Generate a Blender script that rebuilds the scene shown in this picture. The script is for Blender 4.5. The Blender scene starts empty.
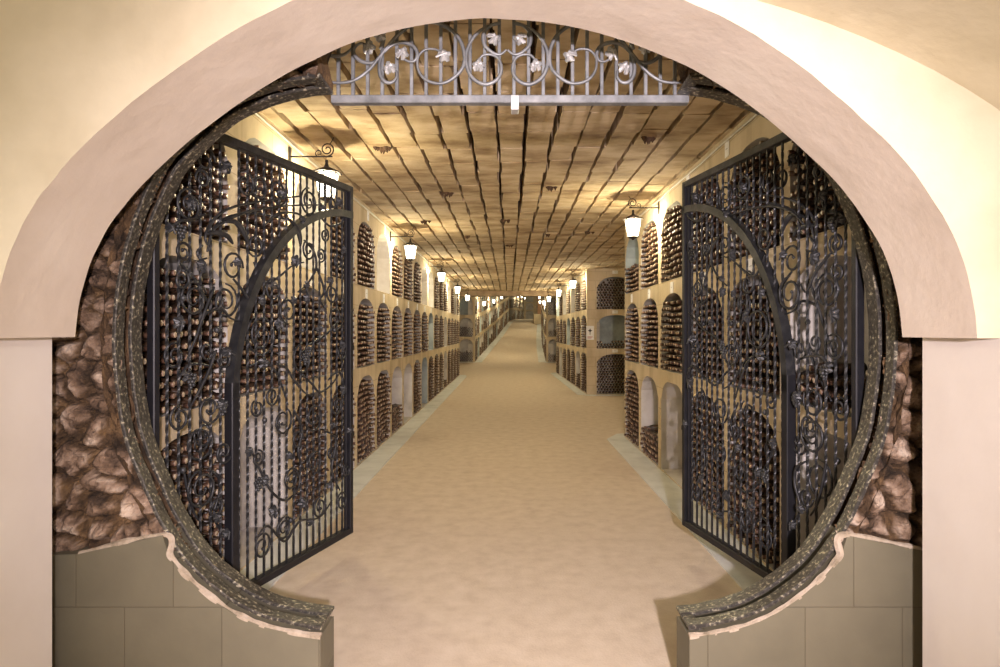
import bpy, math, random
import numpy as np
from mathutils import Vector, Matrix, noise as mnoise

random.seed(7)
rng = np.random.default_rng(11)
S = bpy.context.scene
COL = S.collection
F = 640.0; CX = 509.0; CY = 331.0; CAMZ = 1.75
PI = math.pi

def P(x, y, Y):
    """point of the photograph at depth Y -> world (X, Z)"""
    return ((x - CX) / F * Y, CAMZ - (y - CY) / F * Y)

# ------------------------------------------------------------------ materials
def new_mat(name):
    m = bpy.data.materials.new(name); m.use_nodes = True
    nt = m.node_tree
    for n in list(nt.nodes): nt.nodes.remove(n)
    out = nt.nodes.new('ShaderNodeOutputMaterial')
    b = nt.nodes.new('ShaderNodeBsdfPrincipled')
    nt.links.new(b.outputs[0], out.inputs[0])
    return m, nt, b, out

def noise_mat(name, cols, scale=4.0, detail=6, rough=.85, bump=.3, bscale=None, bdist=.01, stretch=(1, 1, 1), metal=0.0, spec=.3, pos=None, distortion=0.0):
    m, nt, b, out = new_mat(name)
    N = nt.nodes; L = nt.links
    tc = N.new('ShaderNodeTexCoord'); mp = N.new('ShaderNodeMapping')
    mp.inputs['Scale'].default_value = stretch
    L.new(tc.outputs['Object'], mp.inputs[0])
    n1 = N.new('ShaderNodeTexNoise'); n1.inputs['Scale'].default_value = scale; n1.inputs['Detail'].default_value = detail
    n1.inputs['Roughness'].default_value = .6; n1.inputs['Distortion'].default_value = distortion
    L.new(mp.outputs[0], n1.inputs['Vector'])
    cr = N.new('ShaderNodeValToRGB'); L.new(n1.outputs[0], cr.inputs[0])
    e = cr.color_ramp
    k = len(cols); pos = pos or [.3 + .4 * i / (k - 1) for i in range(k)]
    while len(e.elements) < k: e.elements.new(.5)
    for i, c in enumerate(cols):
        e.elements[i].position = pos[i]; e.elements[i].color = (*c, 1)
    L.new(cr.outputs[0], b.inputs['Base Color'])
    b.inputs['Roughness'].default_value = rough; b.inputs['Metallic'].default_value = metal
    b.inputs['Specular IOR Level'].default_value = spec
    if bump:
        n2 = N.new('ShaderNodeTexNoise'); n2.inputs['Scale'].default_value = bscale or scale * 6; n2.inputs['Detail'].default_value = 8
        L.new(tc.outputs['Object'], n2.inputs['Vector'])
        bp = N.new('ShaderNodeBump'); bp.inputs['Strength'].default_value = bump; bp.inputs['Distance'].default_value = bdist
        L.new(n2.outputs[0], bp.inputs['Height']); L.new(bp.outputs[0], b.inputs['Normal'])
    m['cr'] = 1
    return m

M = {}
M['plaster'] = noise_mat('cream_plaster', [(.50, .44, .31), (.59, .53, .39), (.66, .60, .46)], 1.6, 5, .8, .5, 5, .02)
M['soffit'] = noise_mat('pale_plaster', [(.58, .50, .42), (.64, .56, .48), (.69, .62, .54)], 1.5, 6, .8, .45, 7, .015)
M['jamb'] = noise_mat('white_plaster', [(.70, .65, .60), (.75, .70, .65), (.78, .74, .70)], 1.3, 6, .8, .35, 6, .01)
M['rock'] = noise_mat('rubble_stone', [(.07, .04, .022), (.20, .125, .08), (.34, .24, .165), (.56, .45, .35)], 9, 8, .9, .9, 40, .02, pos=[.34, .45, .54, .68])
M['rockgap'] = noise_mat('rubble_mortar', [(.035, .02, .01), (.09, .05, .025), (.2, .12, .06)], 9, 6, .95, .8, 50, .01)
M['floor'] = noise_mat('worn_floor', [(.58, .48, .37), (.67, .57, .45), (.74, .64, .52)], 7, 12, .9, .5, 70, .008, pos=[.25, .5, .75])
M['kerb'] = noise_mat('painted_kerb', [(.56, .58, .56), (.68, .70, .68), (.74, .76, .74)], 3, 6, .85, .4, 20, .006)
M['wall'] = noise_mat('cellar_wall', [(.46, .37, .24), (.63, .53, .37), (.72, .62, .46)], 2.5, 7, .9, .35, 14, .01, stretch=(1, 1, .35))
m = M['wall']; nt = m.node_tree; N = nt.nodes; L = nt.links
b = next(n for n in N if n.type == 'BSDF_PRINCIPLED'); bp0 = next(n for n in N if n.type == 'BUMP'); tc = N.new('ShaderNodeTexCoord')
sx = N.new('ShaderNodeSeparateXYZ'); L.new(tc.outputs['Object'], sx.inputs[0]); ad = N.new('ShaderNodeMath'); L.new(sx.outputs[0], ad.inputs[0]); L.new(sx.outputs[1], ad.inputs[1])
cb = N.new('ShaderNodeCombineXYZ'); L.new(ad.outputs[0], cb.inputs[0]); L.new(sx.outputs[2], cb.inputs[1])
br = N.new('ShaderNodeTexBrick'); L.new(cb.outputs[0], br.inputs['Vector']); br.inputs['Scale'].default_value = 1; br.inputs['Brick Width'].default_value = .602; br.inputs['Row Height'].default_value = .26; br.inputs['Mortar Size'].default_value = .004
br.inputs['Color1'].default_value = (1, 1, 1, 1); br.inputs['Color2'].default_value = (.90, .88, .85, 1); br.inputs['Mortar'].default_value = (.62, .56, .48, 1)
lk = b.inputs['Base Color'].links[0]; src = lk.from_socket
mx = N.new('ShaderNodeMix'); mx.data_type = 'RGBA'; mx.blend_type = 'MULTIPLY'; mx.inputs[0].default_value = .8; L.new(src, mx.inputs[6]); L.new(br.outputs['Color'], mx.inputs[7]); L.new(mx.outputs[2], b.inputs['Base Color'])
M['niche'] = noise_mat('niche_lime', [(.40, .37, .33), (.56, .53, .49), (.66, .64, .61)], 2.2, 7, .9, .4, 12, .01)
M['niche_blue'] = noise_mat('blue_grey_render', [(.24, .27, .27), (.36, .41, .42), (.46, .50, .49)], 2.2, 7, .9, .4, 12, .01)
M['ceil'] = noise_mat('sawn_limestone', [(.20, .12, .065), (.41, .30, .175), (.54, .42, .27), (.64, .52, .36)], 1.5, 9, .9, .6, 9, .02, stretch=(1.2, 2.2, 1), pos=[.28, .44, .55, .72])
M['ceil_gap'] = noise_mat('dark_kerf', [(.05, .03, .02), (.09, .06, .04)], 6, 3, 1, 0)
M['iron'] = noise_mat('black_iron', [(.013, .0135, .0155), (.028, .029, .032), (.056, .056, .057)], 14, 5, .46, .5, 60, .003, metal=.35, spec=.5)
M['grey_iron'] = noise_mat('grey_iron', [(.13, .137, .143), (.21, .22, .23), (.30, .31, .32)], 12, 5, .5, .4, 50, .003, metal=.4, spec=.5)
M['silver'] = noise_mat('silvered_iron', [(.30, .31, .31), (.45, .46, .46), (.6, .6, .6)], 12, 5, .45, .4, 50, .003, metal=.4, spec=.5)
M['leaf_iron'] = noise_mat('leaf_iron', [(.024, .025, .028), (.05, .052, .056), (.09, .09, .09)], 20, 5, .45, .5, 60, .003, metal=.5, spec=.5)
M['black_post'] = noise_mat('post_iron', [(.008, .008, .011), (.016, .016, .02)], 9, 4, .5, .2, 50, .002, metal=.2, spec=.4)
M['mortar'] = noise_mat('pink_mortar', [(.22, .18, .12), (.40, .33, .25), (.50, .43, .35)], 14, 6, .95, .8, 60, .01)
M['white'] = noise_mat('card_white', [(.84, .85, .86), (.9, .9, .9)], 5, 2, .7, 0)
M['ink'] = noise_mat('card_ink', [(.05, .05, .06), (.09, .09, .1)], 9, 2, .8, 0)
M['red'] = noise_mat('red_ink', [(.4, .05, .04), (.5, .07, .05)], 9, 2, .8, 0)
M['conduit'] = noise_mat('grey_conduit', [(.5, .46, .40), (.62, .58, .52)], 5, 2, .6, 0)
M['clump'] = noise_mat('dark_mould', [(.05, .03, .02), (.12, .07, .04)], 25, 4, 1, .5, 60, .01)
M['lamp_iron'] = noise_mat('lamp_iron', [(.03, .026, .022), (.07, .058, .05)], 20, 4, .5, .2, 60, .002, metal=.4)
M['door'] = noise_mat('brown_door', [(.20, .11, .06), (.30, .17, .10)], 4, 4, .8, .2, 20, .003)

# bottles: dark glass under dust, caps vary from bottle to bottle
def bottle_mat(name, cols, scale, rough, spec, pos):
    m, nt, b, out = new_mat(name); N = nt.nodes; L = nt.links
    g = N.new('ShaderNodeNewGeometry'); v = N.new('ShaderNodeTexNoise')
    v.inputs['Scale'].default_value = scale; v.inputs['Detail'].default_value = 3
    L.new(g.outputs['Position'], v.inputs['Vector'])
    cr = N.new('ShaderNodeValToRGB'); L.new(v.outputs[0], cr.inputs[0]); e = cr.color_ramp
    while len(e.elements) < len(cols): e.elements.new(.5)
    for i, c in enumerate(cols):
        e.elements[i].position = pos[i]; e.elements[i].color = (*c, 1)
    L.new(cr.outputs[0], b.inputs['Base Color'])
    b.inputs['Roughness'].default_value = rough; b.inputs['Specular IOR Level'].default_value = spec
    return m
M['glass'] = bottle_mat('dusty_bottle_glass', [(.012, .008, .005), (.035, .02, .012), (.10, .055, .03)], 9, .35, .5, [.3, .5, .7])
M['tip'] = bottle_mat('capsule_end', [(.10, .055, .035), (.34, .22, .15), (.46, .36, .22), (.72, .64, .54)], 14, .45, .5, [.33, .46, .56, .68])
M['cap'] = bottle_mat('bottle_capsule', [(.03, .015, .01), (.09, .045, .028), (.16, .09, .055), (.26, .19, .14)], 14, .5, .5, [.33, .46, .56, .68])

# olive painted block work
m, nt, b, out = new_mat('olive_blocks'); N = nt.nodes; L = nt.links
tc = N.new('ShaderNodeTexCoord'); sx = N.new('ShaderNodeSeparateXYZ'); cb = N.new('ShaderNodeCombineXYZ')
L.new(tc.outputs['Object'], sx.inputs[0]); L.new(sx.outputs[0], cb.inputs[0]); L.new(sx.outputs[2], cb.inputs[1])
mp = N.new('ShaderNodeMapping'); mp.inputs['Location'].default_value = (-.02, .16, 0); L.new(cb.outputs[0], mp.inputs[0])
br = N.new('ShaderNodeTexBrick'); L.new(mp.outputs[0], br.inputs['Vector'])
br.inputs['Scale'].default_value = 1; br.inputs['Brick Width'].default_value = .44; br.inputs['Row Height'].default_value = .33
br.inputs['Mortar Size'].default_value = .0028; br.inputs['Mortar Smooth'].default_value = .6
br.inputs['Color1'].default_value = (.165, .148, .098, 1); br.inputs['Color2'].default_value = (.185, .166, .112, 1); br.inputs['Mortar'].default_value = (.13, .11, .07, 1)
nz = N.new('ShaderNodeTexNoise'); nz.inputs['Scale'].default_value = 5; nz.inputs['Detail'].default_value = 8; L.new(tc.outputs['Object'], nz.inputs['Vector'])
mx = N.new('ShaderNodeMix'); mx.data_type = 'RGBA'; mx.blend_type = 'MULTIPLY'; mx.inputs[0].default_value = .35
L.new(br.outputs['Color'], mx.inputs[6]); L.new(nz.outputs[0], mx.inputs[7]); L.new(mx.outputs[2], b.inputs['Base Color'])
ad = N.new('ShaderNodeMath'); ad.operation = 'MULTIPLY_ADD'; ad.inputs[1].default_value = -1.5
L.new(br.outputs['Fac'], ad.inputs[0]); L.new(nz.outputs[0], ad.inputs[2])
bp = N.new('ShaderNodeBump'); bp.inputs['Strength'].default_value = .5; bp.inputs['Distance'].default_value = .008
L.new(ad.outputs[0], bp.inputs['Height']); L.new(bp.outputs[0], b.inputs['Normal']); b.inputs['Roughness'].default_value = .6
M['olive'] = m

# hammered ring iron with brassy flecks
m, nt, b, out = new_mat('hammered_iron'); N = nt.nodes; L = nt.links
tc = N.new('ShaderNodeTexCoord')
n1 = N.new('ShaderNodeTexNoise'); n1.inputs['Scale'].default_value = 62; n1.inputs['Detail'].default_value = 4; L.new(tc.outputs['Object'], n1.inputs['Vector'])
cr = N.new('ShaderNodeValToRGB'); L.new(n1.outputs[0], cr.inputs[0]); e = cr.color_ramp
e.elements.new(.5)
for i, (p_, c) in enumerate([(.42, (.045, .041, .037)), (.58, (.10, .092, .078)), (.69, (.46, .42, .31))]):
    e.elements[i].position = p_; e.elements[i].color = (*c, 1)
L.new(cr.outputs[0], b.inputs['Base Color'])
n2 = N.new('ShaderNodeTexNoise'); n2.inputs['Scale'].default_value = 36; n2.inputs['Detail'].default_value = 3; L.new(tc.outputs['Object'], n2.inputs['Vector'])
bp = N.new('ShaderNodeBump'); bp.inputs['Strength'].default_value = .6; bp.inputs['Distance'].default_value = .006
L.new(n2.outputs[0], bp.inputs['Height']); L.new(bp.outputs[0], b.inputs['Normal'])
b.inputs['Metallic'].default_value = .45; b.inputs['Roughness'].default_value = .42
M['hammered'] = m

# lit lantern glass
m, nt, b, out = new_mat('lit_lantern_glass'); N = nt.nodes; L = nt.links
nt.nodes.remove(b)
tr = N.new('ShaderNodeBsdfTransparent'); em = N.new('ShaderNodeEmission'); ads = N.new('ShaderNodeAddShader')
tr.inputs[0].default_value = (.9, .9, .88, 1)
em.inputs[0].default_value = (1, .90, .72, 1); em.inputs[1].default_value = 3.2
L.new(tr.outputs[0], ads.inputs[0]); L.new(em.outputs[0], ads.inputs[1]); L.new(ads.outputs[0], out.inputs[0])
M['lit'] = m
m, nt, b, out = new_mat('bulb_glow'); b.inputs['Emission Color'].default_value = (1, .92, .78, 1); b.inputs['Emission Strength'].default_value = 25
M['bulb'] = m

# ------------------------------------------------------------------ mesh builder
class MB:
    def __init__(s): s.v = []; s.f = []; s.mi = []
    def add(s, vs, fs, mi=0):
        o = len(s.v); s.v.extend([tuple(v) for v in vs])
        s.f.extend([tuple(i + o for i in f) for f in fs]); s.mi.extend([mi] * len(fs)); return s
    def quad(s, a, b, c, d, mi=0): return s.add([a, b, c, d], [(0, 1, 2, 3)], mi)
    def box(s, a, b, mi=0):
        x0, y0, z0 = a; x1, y1, z1 = b
        return s.add([(x0, y0, z0), (x1, y0, z0), (x1, y1, z0), (x0, y1, z0), (x0, y0, z1), (x1, y0, z1), (x1, y1, z1), (x0, y1, z1)],
                     [(3, 2, 1, 0), (4, 5, 6, 7), (0, 1, 5, 4), (1, 2, 6, 5), (2, 3, 7, 6), (3, 0, 4, 7)], mi)
    def cbox(s, a, b, c=.004, mi=0):
        """box with chamfered long edges (along its longest axis)"""
        d = [b[i] - a[i] for i in range(3)]; ax = d.index(max(d)); o = [i for i in range(3) if i != ax]
        c = min(c, d[o[0]] * .4, d[o[1]] * .4)
        u0, u1, w0, w1 = a[o[0]], b[o[0]], a[o[1]], b[o[1]]
        ring = [(u0 + c, w0), (u1 - c, w0), (u1, w0 + c), (u1, w1 - c), (u1 - c, w1), (u0 + c, w1), (u0, w1 - c), (u0, w0 + c)]
        vs = []
        for t in (a[ax], b[ax]):
            for u, w in ring:
                v = [0, 0, 0]; v[ax] = t; v[o[0]] = u; v[o[1]] = w; vs.append(tuple(v))
        fs = [(i, (i + 1) % 8, (i + 1) % 8 + 8, i + 8) for i in range(8)] + [tuple(range(7, -1, -1)), tuple(range(8, 16))]
        return s.add(vs, fs, mi)
    def tube(s, pts, r, n=6, mi=0, flat=1.0, cap=True, up=None):
        pts = [Vector(p) for p in pts]; k = len(pts)
        rs = r if isinstance(r, (list, tuple)) else [r] * k
        ref = Vector(up) if up else Vector((0, 1, 0)); vs = []
        for i, p in enumerate(pts):
            t = (pts[min(i + 1, k - 1)] - pts[max(i - 1, 0)]).normalized()
            a = ref - t * ref.dot(t)
            if a.length < 1e-3: a = Vector((1, 0, 0)) - t * t.x
            if a.length < 1e-3: a = Vector((0, 0, 1)) - t * t.z
            a.normalize(); bb = t.cross(a)
            for j in range(n):
                an = 2 * PI * (j + .5) / n
                vs.append(p + (a * math.cos(an) * flat + bb * math.sin(an)) * rs[i])
        fs = [(i * n + j, i * n + (j + 1) % n, (i + 1) * n + (j + 1) % n, (i + 1) * n + j) for i in range(k - 1) for j in range(n)]
        if cap: fs += [tuple(range(n - 1, -1, -1)), tuple(range((k - 1) * n, k * n))]
        return s.add(vs, fs, mi)
    def lathe(s, prof, c=(0, 0, 0), n=12, mi=0):
        vs = []
        for z, r in prof:
            for j in range(n):
                a = 2 * PI * j / n + PI / n
                vs.append((c[0] + math.cos(a) * r, c[1] + math.sin(a) * r, c[2] + z))
        k = len(prof)
        fs = [(i * n + j, i * n + (j + 1) % n, (i + 1) * n + (j + 1) % n, (i + 1) * n + j) for i in range(k - 1) for j in range(n)]
        fs += [tuple(range(n - 1, -1, -1)), tuple(range((k - 1) * n, k * n))]
        return s.add(vs, fs, mi)
    def mesh(s, name, mats, smooth=False):
        me = bpy.data.meshes.new(name); me.from_pydata(s.v, [], s.f)
        for m_ in (mats if isinstance(mats, (list, tuple)) else [mats]): me.materials.append(m_)
        me.polygons.foreach_set('material_index', s.mi)
        if smooth: me.polygons.foreach_set('use_smooth', [True] * len(s.f))
        me.update(); return me
    def build(s, name, mats, parent=None, smooth=False):
        o = bpy.data.objects.new(name, s.mesh(name, mats, smooth)); COL.objects.link(o)
        if parent: o.parent = parent
        return o

def tag(o, label=None, cat=None, group=None, kind=None):
    if label: o['label'] = label
    if cat: o['category'] = cat
    if group: o['group'] = group
    if kind: o['kind'] = kind
    return o
def empty(name, loc, rz=0):
    o = bpy.data.objects.new(name, None); o.empty_display_size = .1; COL.objects.link(o)
    o.location = loc; o.rotation_euler = (0, 0, rz); return o
def kids(o): return [c for c in bpy.data.objects if c.parent == o]
def copy_tree(o, parent=None):
    c = o.copy(); COL.objects.link(c)
    if parent: c.parent = parent
    for ch in kids(o): copy_tree(ch, c)
    return c
def struct(o): o['kind'] = 'structure'; return o

def catmull(pts, seg=8, closed=False):
    pts = [Vector(p) for p in pts]; out = []; n = len(pts)
    for i in range(n if closed else n - 1):
        g = lambda j: pts[j % n] if closed else pts[max(0, min(n - 1, j))]
        p0, p1, p2, p3 = g(i - 1), g(i), g(i + 1), g(i + 2)
        for k in range(seg):
            t = k / seg
            out.append(.5 * ((2 * p1) + (p2 - p0) * t + (2 * p0 - 5 * p1 + 4 * p2 - p3) * t * t + (3 * p1 - p0 - 3 * p2 + p3) * t ** 3))
    if not closed: out.append(pts[-1].copy())
    return out

# ------------------------------------------------------------------ floor profile
FY = [(-6, 0), (25, 0), (28.5, .02), (31.7, .2), (38, .62), (45, 1.2), (52, 1.95), (60, 2.62), (70, 3.05), (88, 3.4), (100, 3.5)]
def fz(y):
    return float(np.interp(y, [a for a, _ in FY], [b_ for _, b_ in FY]))

mb = MB()
ys = [-4, 0, 2, 4, 8, 12, 16, 20, 24, 26, 28, 30, 32, 34, 36, 38, 40, 42, 44, 46, 48, 50, 52, 54, 56, 58, 60, 64, 68, 72, 80, 92]
for i in range(len(ys) - 1):
    mb.quad((-7, ys[i], fz(ys[i])), (9, ys[i], fz(ys[i])), (9, ys[i + 1], fz(ys[i + 1])), (-7, ys[i + 1], fz(ys[i + 1])))
struct(mb.build('floor', M['floor'], smooth=True))

# ------------------------------------------------------------------ niche walls
ROWS = [(.03, 1.14), (1.27, 2.19), (2.35, 3.23)]
TOP = 3.62
BOT = []          # bottle tips: (pos, inward dir, tangent)
def niche_wall(name, path, nb, content, depth=.36, frac=.865, tail=0.0, head=0.0, top=TOP, noz=False, skipback=False):
    """path: list of (x,y) the face follows; the niches open to the LEFT-hand normal given by rotating the direction clockwise"""
    P2 = [Vector(p) for p in path]; lens = [0]
    for a, b_ in zip(P2, P2[1:]): lens.append(lens[-1] + (b_ - a).length)
    Ltot = lens[-1]; pitch = (Ltot - head - tail) / nb
    def at(s_, d, z):
        s_ = max(0, min(Ltot, s_))
        for i in range(len(P2) - 1):
            if s_ <= lens[i + 1] + 1e-6: break
        a, b_ = P2[i], P2[i + 1]; t = (b_ - a) / (b_ - a).length
        nrm = Vector((t.y, -t.x))                      # points out of the wall into the aisle
        p = a + t * (s_ - lens[i]) - nrm * d
        base = 0 if noz else fz((a + t * (s_ - lens[i])).y)
        return Vector((p.x, p.y, z + base)), nrm, t
    w = MB(); q = lambda A, B, C, D, mi=0: w.quad(at(*A)[0], at(*B)[0], at(*C)[0], at(*D)[0], mi)
    if head: q((0, 0, 0), (head, 0, 0), (head, 0, top), (0, 0, top))
    if tail: q((Ltot - tail, 0, 0), (Ltot, 0, 0), (Ltot, 0, top), (Ltot - tail, 0, top))
    NA = 10
    for k in range(nb):
        s0 = head + k * pitch; s1 = s0 + pitch; m_ = pitch * (1 - frac) / 2; a0 = s0 + m_; a1 = s1 - m_
        q((s0, 0, 0), (a0, 0, 0), (a0, 0, top), (s0, 0, top)); q((a1, 0, 0), (s1, 0, 0), (s1, 0, top), (a1, 0, top))
        zprev = 0
        for r, (z0, z1) in enumerate(ROWS):
            q((a0, 0, zprev), (a1, 0, zprev), (a1, 0, z0), (a0, 0, z0))
            rise = .24 if r < 2 else .30; wdt = a1 - a0; c = (a0 + a1) / 2
            jit = random.uniform(-.02, .02)
            arch = []
            for i in range(NA + 1):
                u = -1 + 2 * i / NA
                zz = z1 - rise + rise * (1 - abs(u) ** 2.4) ** .62 + (jit if abs(u) < .9 else 0)
                arch.append((c + u * wdt / 2, min(zz, z1)))
            znext = ROWS[r + 1][0] if r < 2 else top
            for (u0, za), (u1, zb) in zip(arch, arch[1:]):
                q((u0, 0, za), (u1, 0, zb), (u1, 0, z1 + .01), (u0, 0, z1 + .01))
            q((a0, 0, z1 + .01), (a1, 0, z1 + .01), (a1, 0, z1 + .012), (a0, 0, z1 + .012))
            kind = content(k, r); mi = 2 if kind.endswith('blue') else 1
            zs = z1 - rise
            # reveals, sill, back
            q((a0, 0, z0), (a0, depth, z0), (a0, depth, zs), (a0, 0, zs), mi); q((a1, depth, z0), (a1, 0, z0), (a1, 0, zs), (a1, depth, zs), mi)
            q((a0, 0, z0), (a1, 0, z0), (a1, depth, z0), (a0, depth, z0), 1)
            q((a0, depth, z0), (a1, depth, z0), (a1, depth, zs), (a0, depth, zs), mi)
            for (u0, za), (u1, zb) in zip(arch, arch[1:]):
                q((u0, 0, za), (u0, depth, za), (u1, depth, zb), (u1, 0, zb), mi)
                q((u0, depth, zs), (u1, depth, zs), (u1, depth, zb), (u0, depth, za), mi)
            zprev = z1 + .012
            # bottles
            fill = {'full': 1.0, 'empty': 0, 'few': .32, 'half': .5, 'q': .4, 'low': .2}[kind.replace('_blue', '')]
            if fill:
                pz = .0700; nc = int((wdt - .076 - .04) / .0785) + 1; px = (wdt - .076 - .04) / (nc - 1); nrow = int((z1 - z0 - .03) / pz)
                kmax = z0 + (z1 - z0) * fill
                ph = random.uniform(0, 6)
                for ir in range(nrow):
                    zc = z0 + .04 + ir * pz
                    if fill < 1 and zc > kmax: break
                    for ic in range(nc):
                        sc_ = a0 + .038 + px * ic + (.04 if ir % 2 else 0)
                        u = (sc_ - c) / (wdt / 2)
                        if zc > z1 - rise + rise * (1 - min(1, abs(u)) ** 2.4) ** .62 - .035: continue
                        if fill < 1 and zc > kmax - .06 and random.random() < .5: continue
                        if random.random() < .012: continue
                        zz = zc + .006 * math.sin(sc_ * 7 + ph + ir * .3)
                        dd = -.018 + random.uniform(-.018, .018)
                        p, nr, t = at(sc_, dd, zz)
                        BOT.append((p, -nr, t, (name, k, r)))
        q((s0 + m_, 0, zprev), (a1, 0, zprev), (a1, 0, top), (a0, 0, top)) if zprev < top - .3 and False else None
    # fill above the top row (arch strips end at z1+.012)
        q((a0, 0, ROWS[2][1] + .012), (a1, 0, ROWS[2][1] + .012), (a1, 0, top), (a0, 0, top))
    # the gap bands between rows
    o = w.build(name, [M['wall'], M['niche'], M['niche_blue']]); struct(o)
    o['bays'] = nb
    return at, pitch, head

def cont_left(k, r):
    if r == 2: return {2: 'empty', 5: 'empty', 9: 'empty', 10: 'empty', 14: 'empty', 16: 'empty'}.get(k, 'full')
    if r == 1: return {10: 'empty_blue', 13: 'empty'}.get(k, 'full')
    return {1: 'empty', 6: 'q', 7: 'empty', 9: 'empty_blue', 13: 'low'}.get(k, 'full')
def cont_right(k, r):
    if r == 2: return {5: 'half_blue'}.get(k, 'full')
    if r == 1: return {0: 'few'}.get(k, 'full')
    return {0: 'empty', 3: 'empty', 4: 'q'}.get(k, 'full')
def cont_rc(k, r):
    if r == 2: return {2: 'empty', 4: 'empty', 6: 'empty_blue'}.get(k, 'full')
    if r == 1: return {3: 'empty_blue'}.get(k, 'full')
    return {1: 'q', 5: 'empty'}.get(k, 'full')
def cont_gal(k, r):
    return ['full', 'low_blue', 'full'][r] if k % 2 == 0 else 'full'
def cont_far(k, r):
    return ['full', 'half', 'empty_blue', 'full', 'q'][(k * 2 + r * 3) % 5]
def cont_endl(k, r): return ['half', 'half', 'empty_blue'][r]
def cont_endr(k, r): return ['q', 'q', 'full'][r]

# left walls face +X : direction must have right-hand normal (t.y,-t.x)=+X -> t=(0,1)
niche_wall('wall_left', [(-1.94, 3.168), (-1.94, 24.96)], 18, cont_left, head=.12)
niche_wall('wall_left_end', [(-5.2, 31.7), (-1.68, 31.7)], 4, cont_endl, frac=.75)
niche_wall('wall_left_hill', [(-1.68, 31.7), (-1.50, 36), (-1.22, 41), (-.86, 46), (-.46, 52), (0, 60)], 23, cont_far)
niche_wall('wall_left_far', [(0.02, 61.5), (.7, 70), (1.5, 80), (2.0, 87.5)], 18, cont_far, frac=.75)
# right walls face -X : t = (0,-1)
niche_wall('wall_right', [(1.9, 10.51), (1.9, 3.168)], 6, lambda k, r: cont_right(5 - k, r), tail=.02)
niche_wall('wall_right_middle', [(1.96, 26.5), (2.13, 17.5)], 7, lambda k, r: cont_rc(6 - k, r))
niche_wall('wall_right_hill', [(3.0, 59), (2.65, 52), (2.30, 45), (2.02, 38), (1.85, 31.7)], 21, cont_far)
# gallery fronts face -Y : t = (1,0) -> normal (0,-1)
niche_wall('wall_right_front', [(2.13, 17.5), (7.2, 17.5)], 4, cont_gal, head=.17, frac=.84)
niche_wall('wall_right_end', [(1.85, 31.7), (5.4, 31.7)], 5, cont_endr, frac=.75)
niche_wall('wall_far', [(2.0, 88), (6.5, 88)], 3, lambda k, r: 'empty', head=.1, frac=.7)
# plain closing faces
w = MB()
w.quad((-1.94, 24.96, 0), (-5.2, 24.96, 0), (-5.2, 24.96, TOP), (-1.94, 24.96, TOP))
w.quad((-5.2, 24.96, 0), (-5.2, 31.7, 0), (-5.2, 31.7, 4), (-5.2, 24.96, 4))
struct(w.build('wall_left_gallery', M['wall']))
w = MB()
w.quad((1.9, 10.51, 0), (7.2, 10.51, 0), (7.2, 10.51, TOP), (1.9, 10.51, TOP))
w.quad((7.2, 10.51, 0), (7.2, 17.5, 0), (7.2, 17.5, TOP), (7.2, 10.51, TOP))
w.quad((1.96, 26.5, 0), (5.4, 26.5, 0), (5.4, 26.5, TOP), (1.96, 26.5, TOP))
w.quad((5.4, 26.5, 0), (5.4, 31.7, 0), (5.4, 31.7, 4), (5.4, 26.5, 4))
w.quad((3.0, 59, 2.2), (9, 59, 2.2), (9, 59, 7), (3.0, 59, 7))
w.quad((0, 60, 2.2), (.02, 61.5, 2.2), (.02, 61.5, 7), (0, 60, 7))
struct(w.build('wall_right_gallery', M['wall']))

# stone block and brown door at the top of the slope
w = MB(); z_ = fz(57.5); w.cbox((2.22, 57, z_ - .1), (2.84, 58.9, z_ + .85), .03)
tag(w.build('stone_block', M['wall']), 'squat stone block at the foot of the brown panel at the top of the slope', 'block')
w = MB(); w.cbox((2.62, 58.92, z_ + .86), (3.25, 58.99, z_ + 2.9), .01)
for i in range(4): w.box((2.68, 58.90, z_ + 1.0 + i * .46), (3.2, 58.925, z_ + 1.36 + i * .46))
tag(w.build('door_panel', M['door']), 'brown panelled door leaf above the stone block at the far end', 'door')

# kerbs
def kerb(name, path, wd=.32, h=.014):
    w = MB(); P2 = [Vector(p) for p in path]; n = len(P2)
    off = []
    for i in range(n):
        t = (P2[min(i + 1, n - 1)] - P2[max(i - 1, 0)]).normalized(); off.append(P2[i] + Vector((t.y, -t.x)) * wd)
    for i in range(n - 1):
        a, b_, c, d = P2[i], P2[i + 1], off[i + 1], off[i]
        za, zb = fz(a.y) + h, fz(b_.y) + h
        w.quad((a.x, a.y, za), (b_.x, b_.y, zb), (c.x, c.y, zb), (d.x, d.y, za))
        w.quad((d.x, d.y, za), (c.x, c.y, zb), (c.x, c.y, zb - h), (d.x, d.y, za - h))
    w.quad((P2[-1].x, P2[-1].y, fz(P2[-1].y) + h), (P2[-1].x, P2[-1].y, fz(P2[-1].y)), (off[-1].x, off[-1].y, fz(P2[-1].y)), (off[-1].x, off[-1].y, fz(P2[-1].y) + h))
    struct(w.build(name, M['kerb']))
kerb('trim_1', [(-1.94, 3.16)] + [(-1.94, y) for y in (8, 14, 20, 24.5)] + [(-2.0, 25.1), (-2.3, 25.25)])
kerb('trim_2', [(-5, 31.7), (-2.2, 31.7), (-1.72, 31.75), (-1.50, 36), (-1.22, 41), (-.86, 46), (-.46, 52), (0, 60)], .38)
kerb('trim_3', [(7, 10.6), (2.4, 10.62), (2.0, 10.56), (1.9, 10.3), (1.9, 8), (1.9, 5), (1.9, 3.16)])
kerb('trim_4', [(5, 26.6), (2.1, 26.55), (1.96, 26.4), (2.13, 17.6), (2.2, 17.5), (7, 17.5)], .25)
kerb('trim_5', [(3.0, 59), (2.65, 52), (2.30, 45), (2.02, 38), (1.85, 31.8), (1.9, 31.7), (5, 31.7)], .38)

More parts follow.
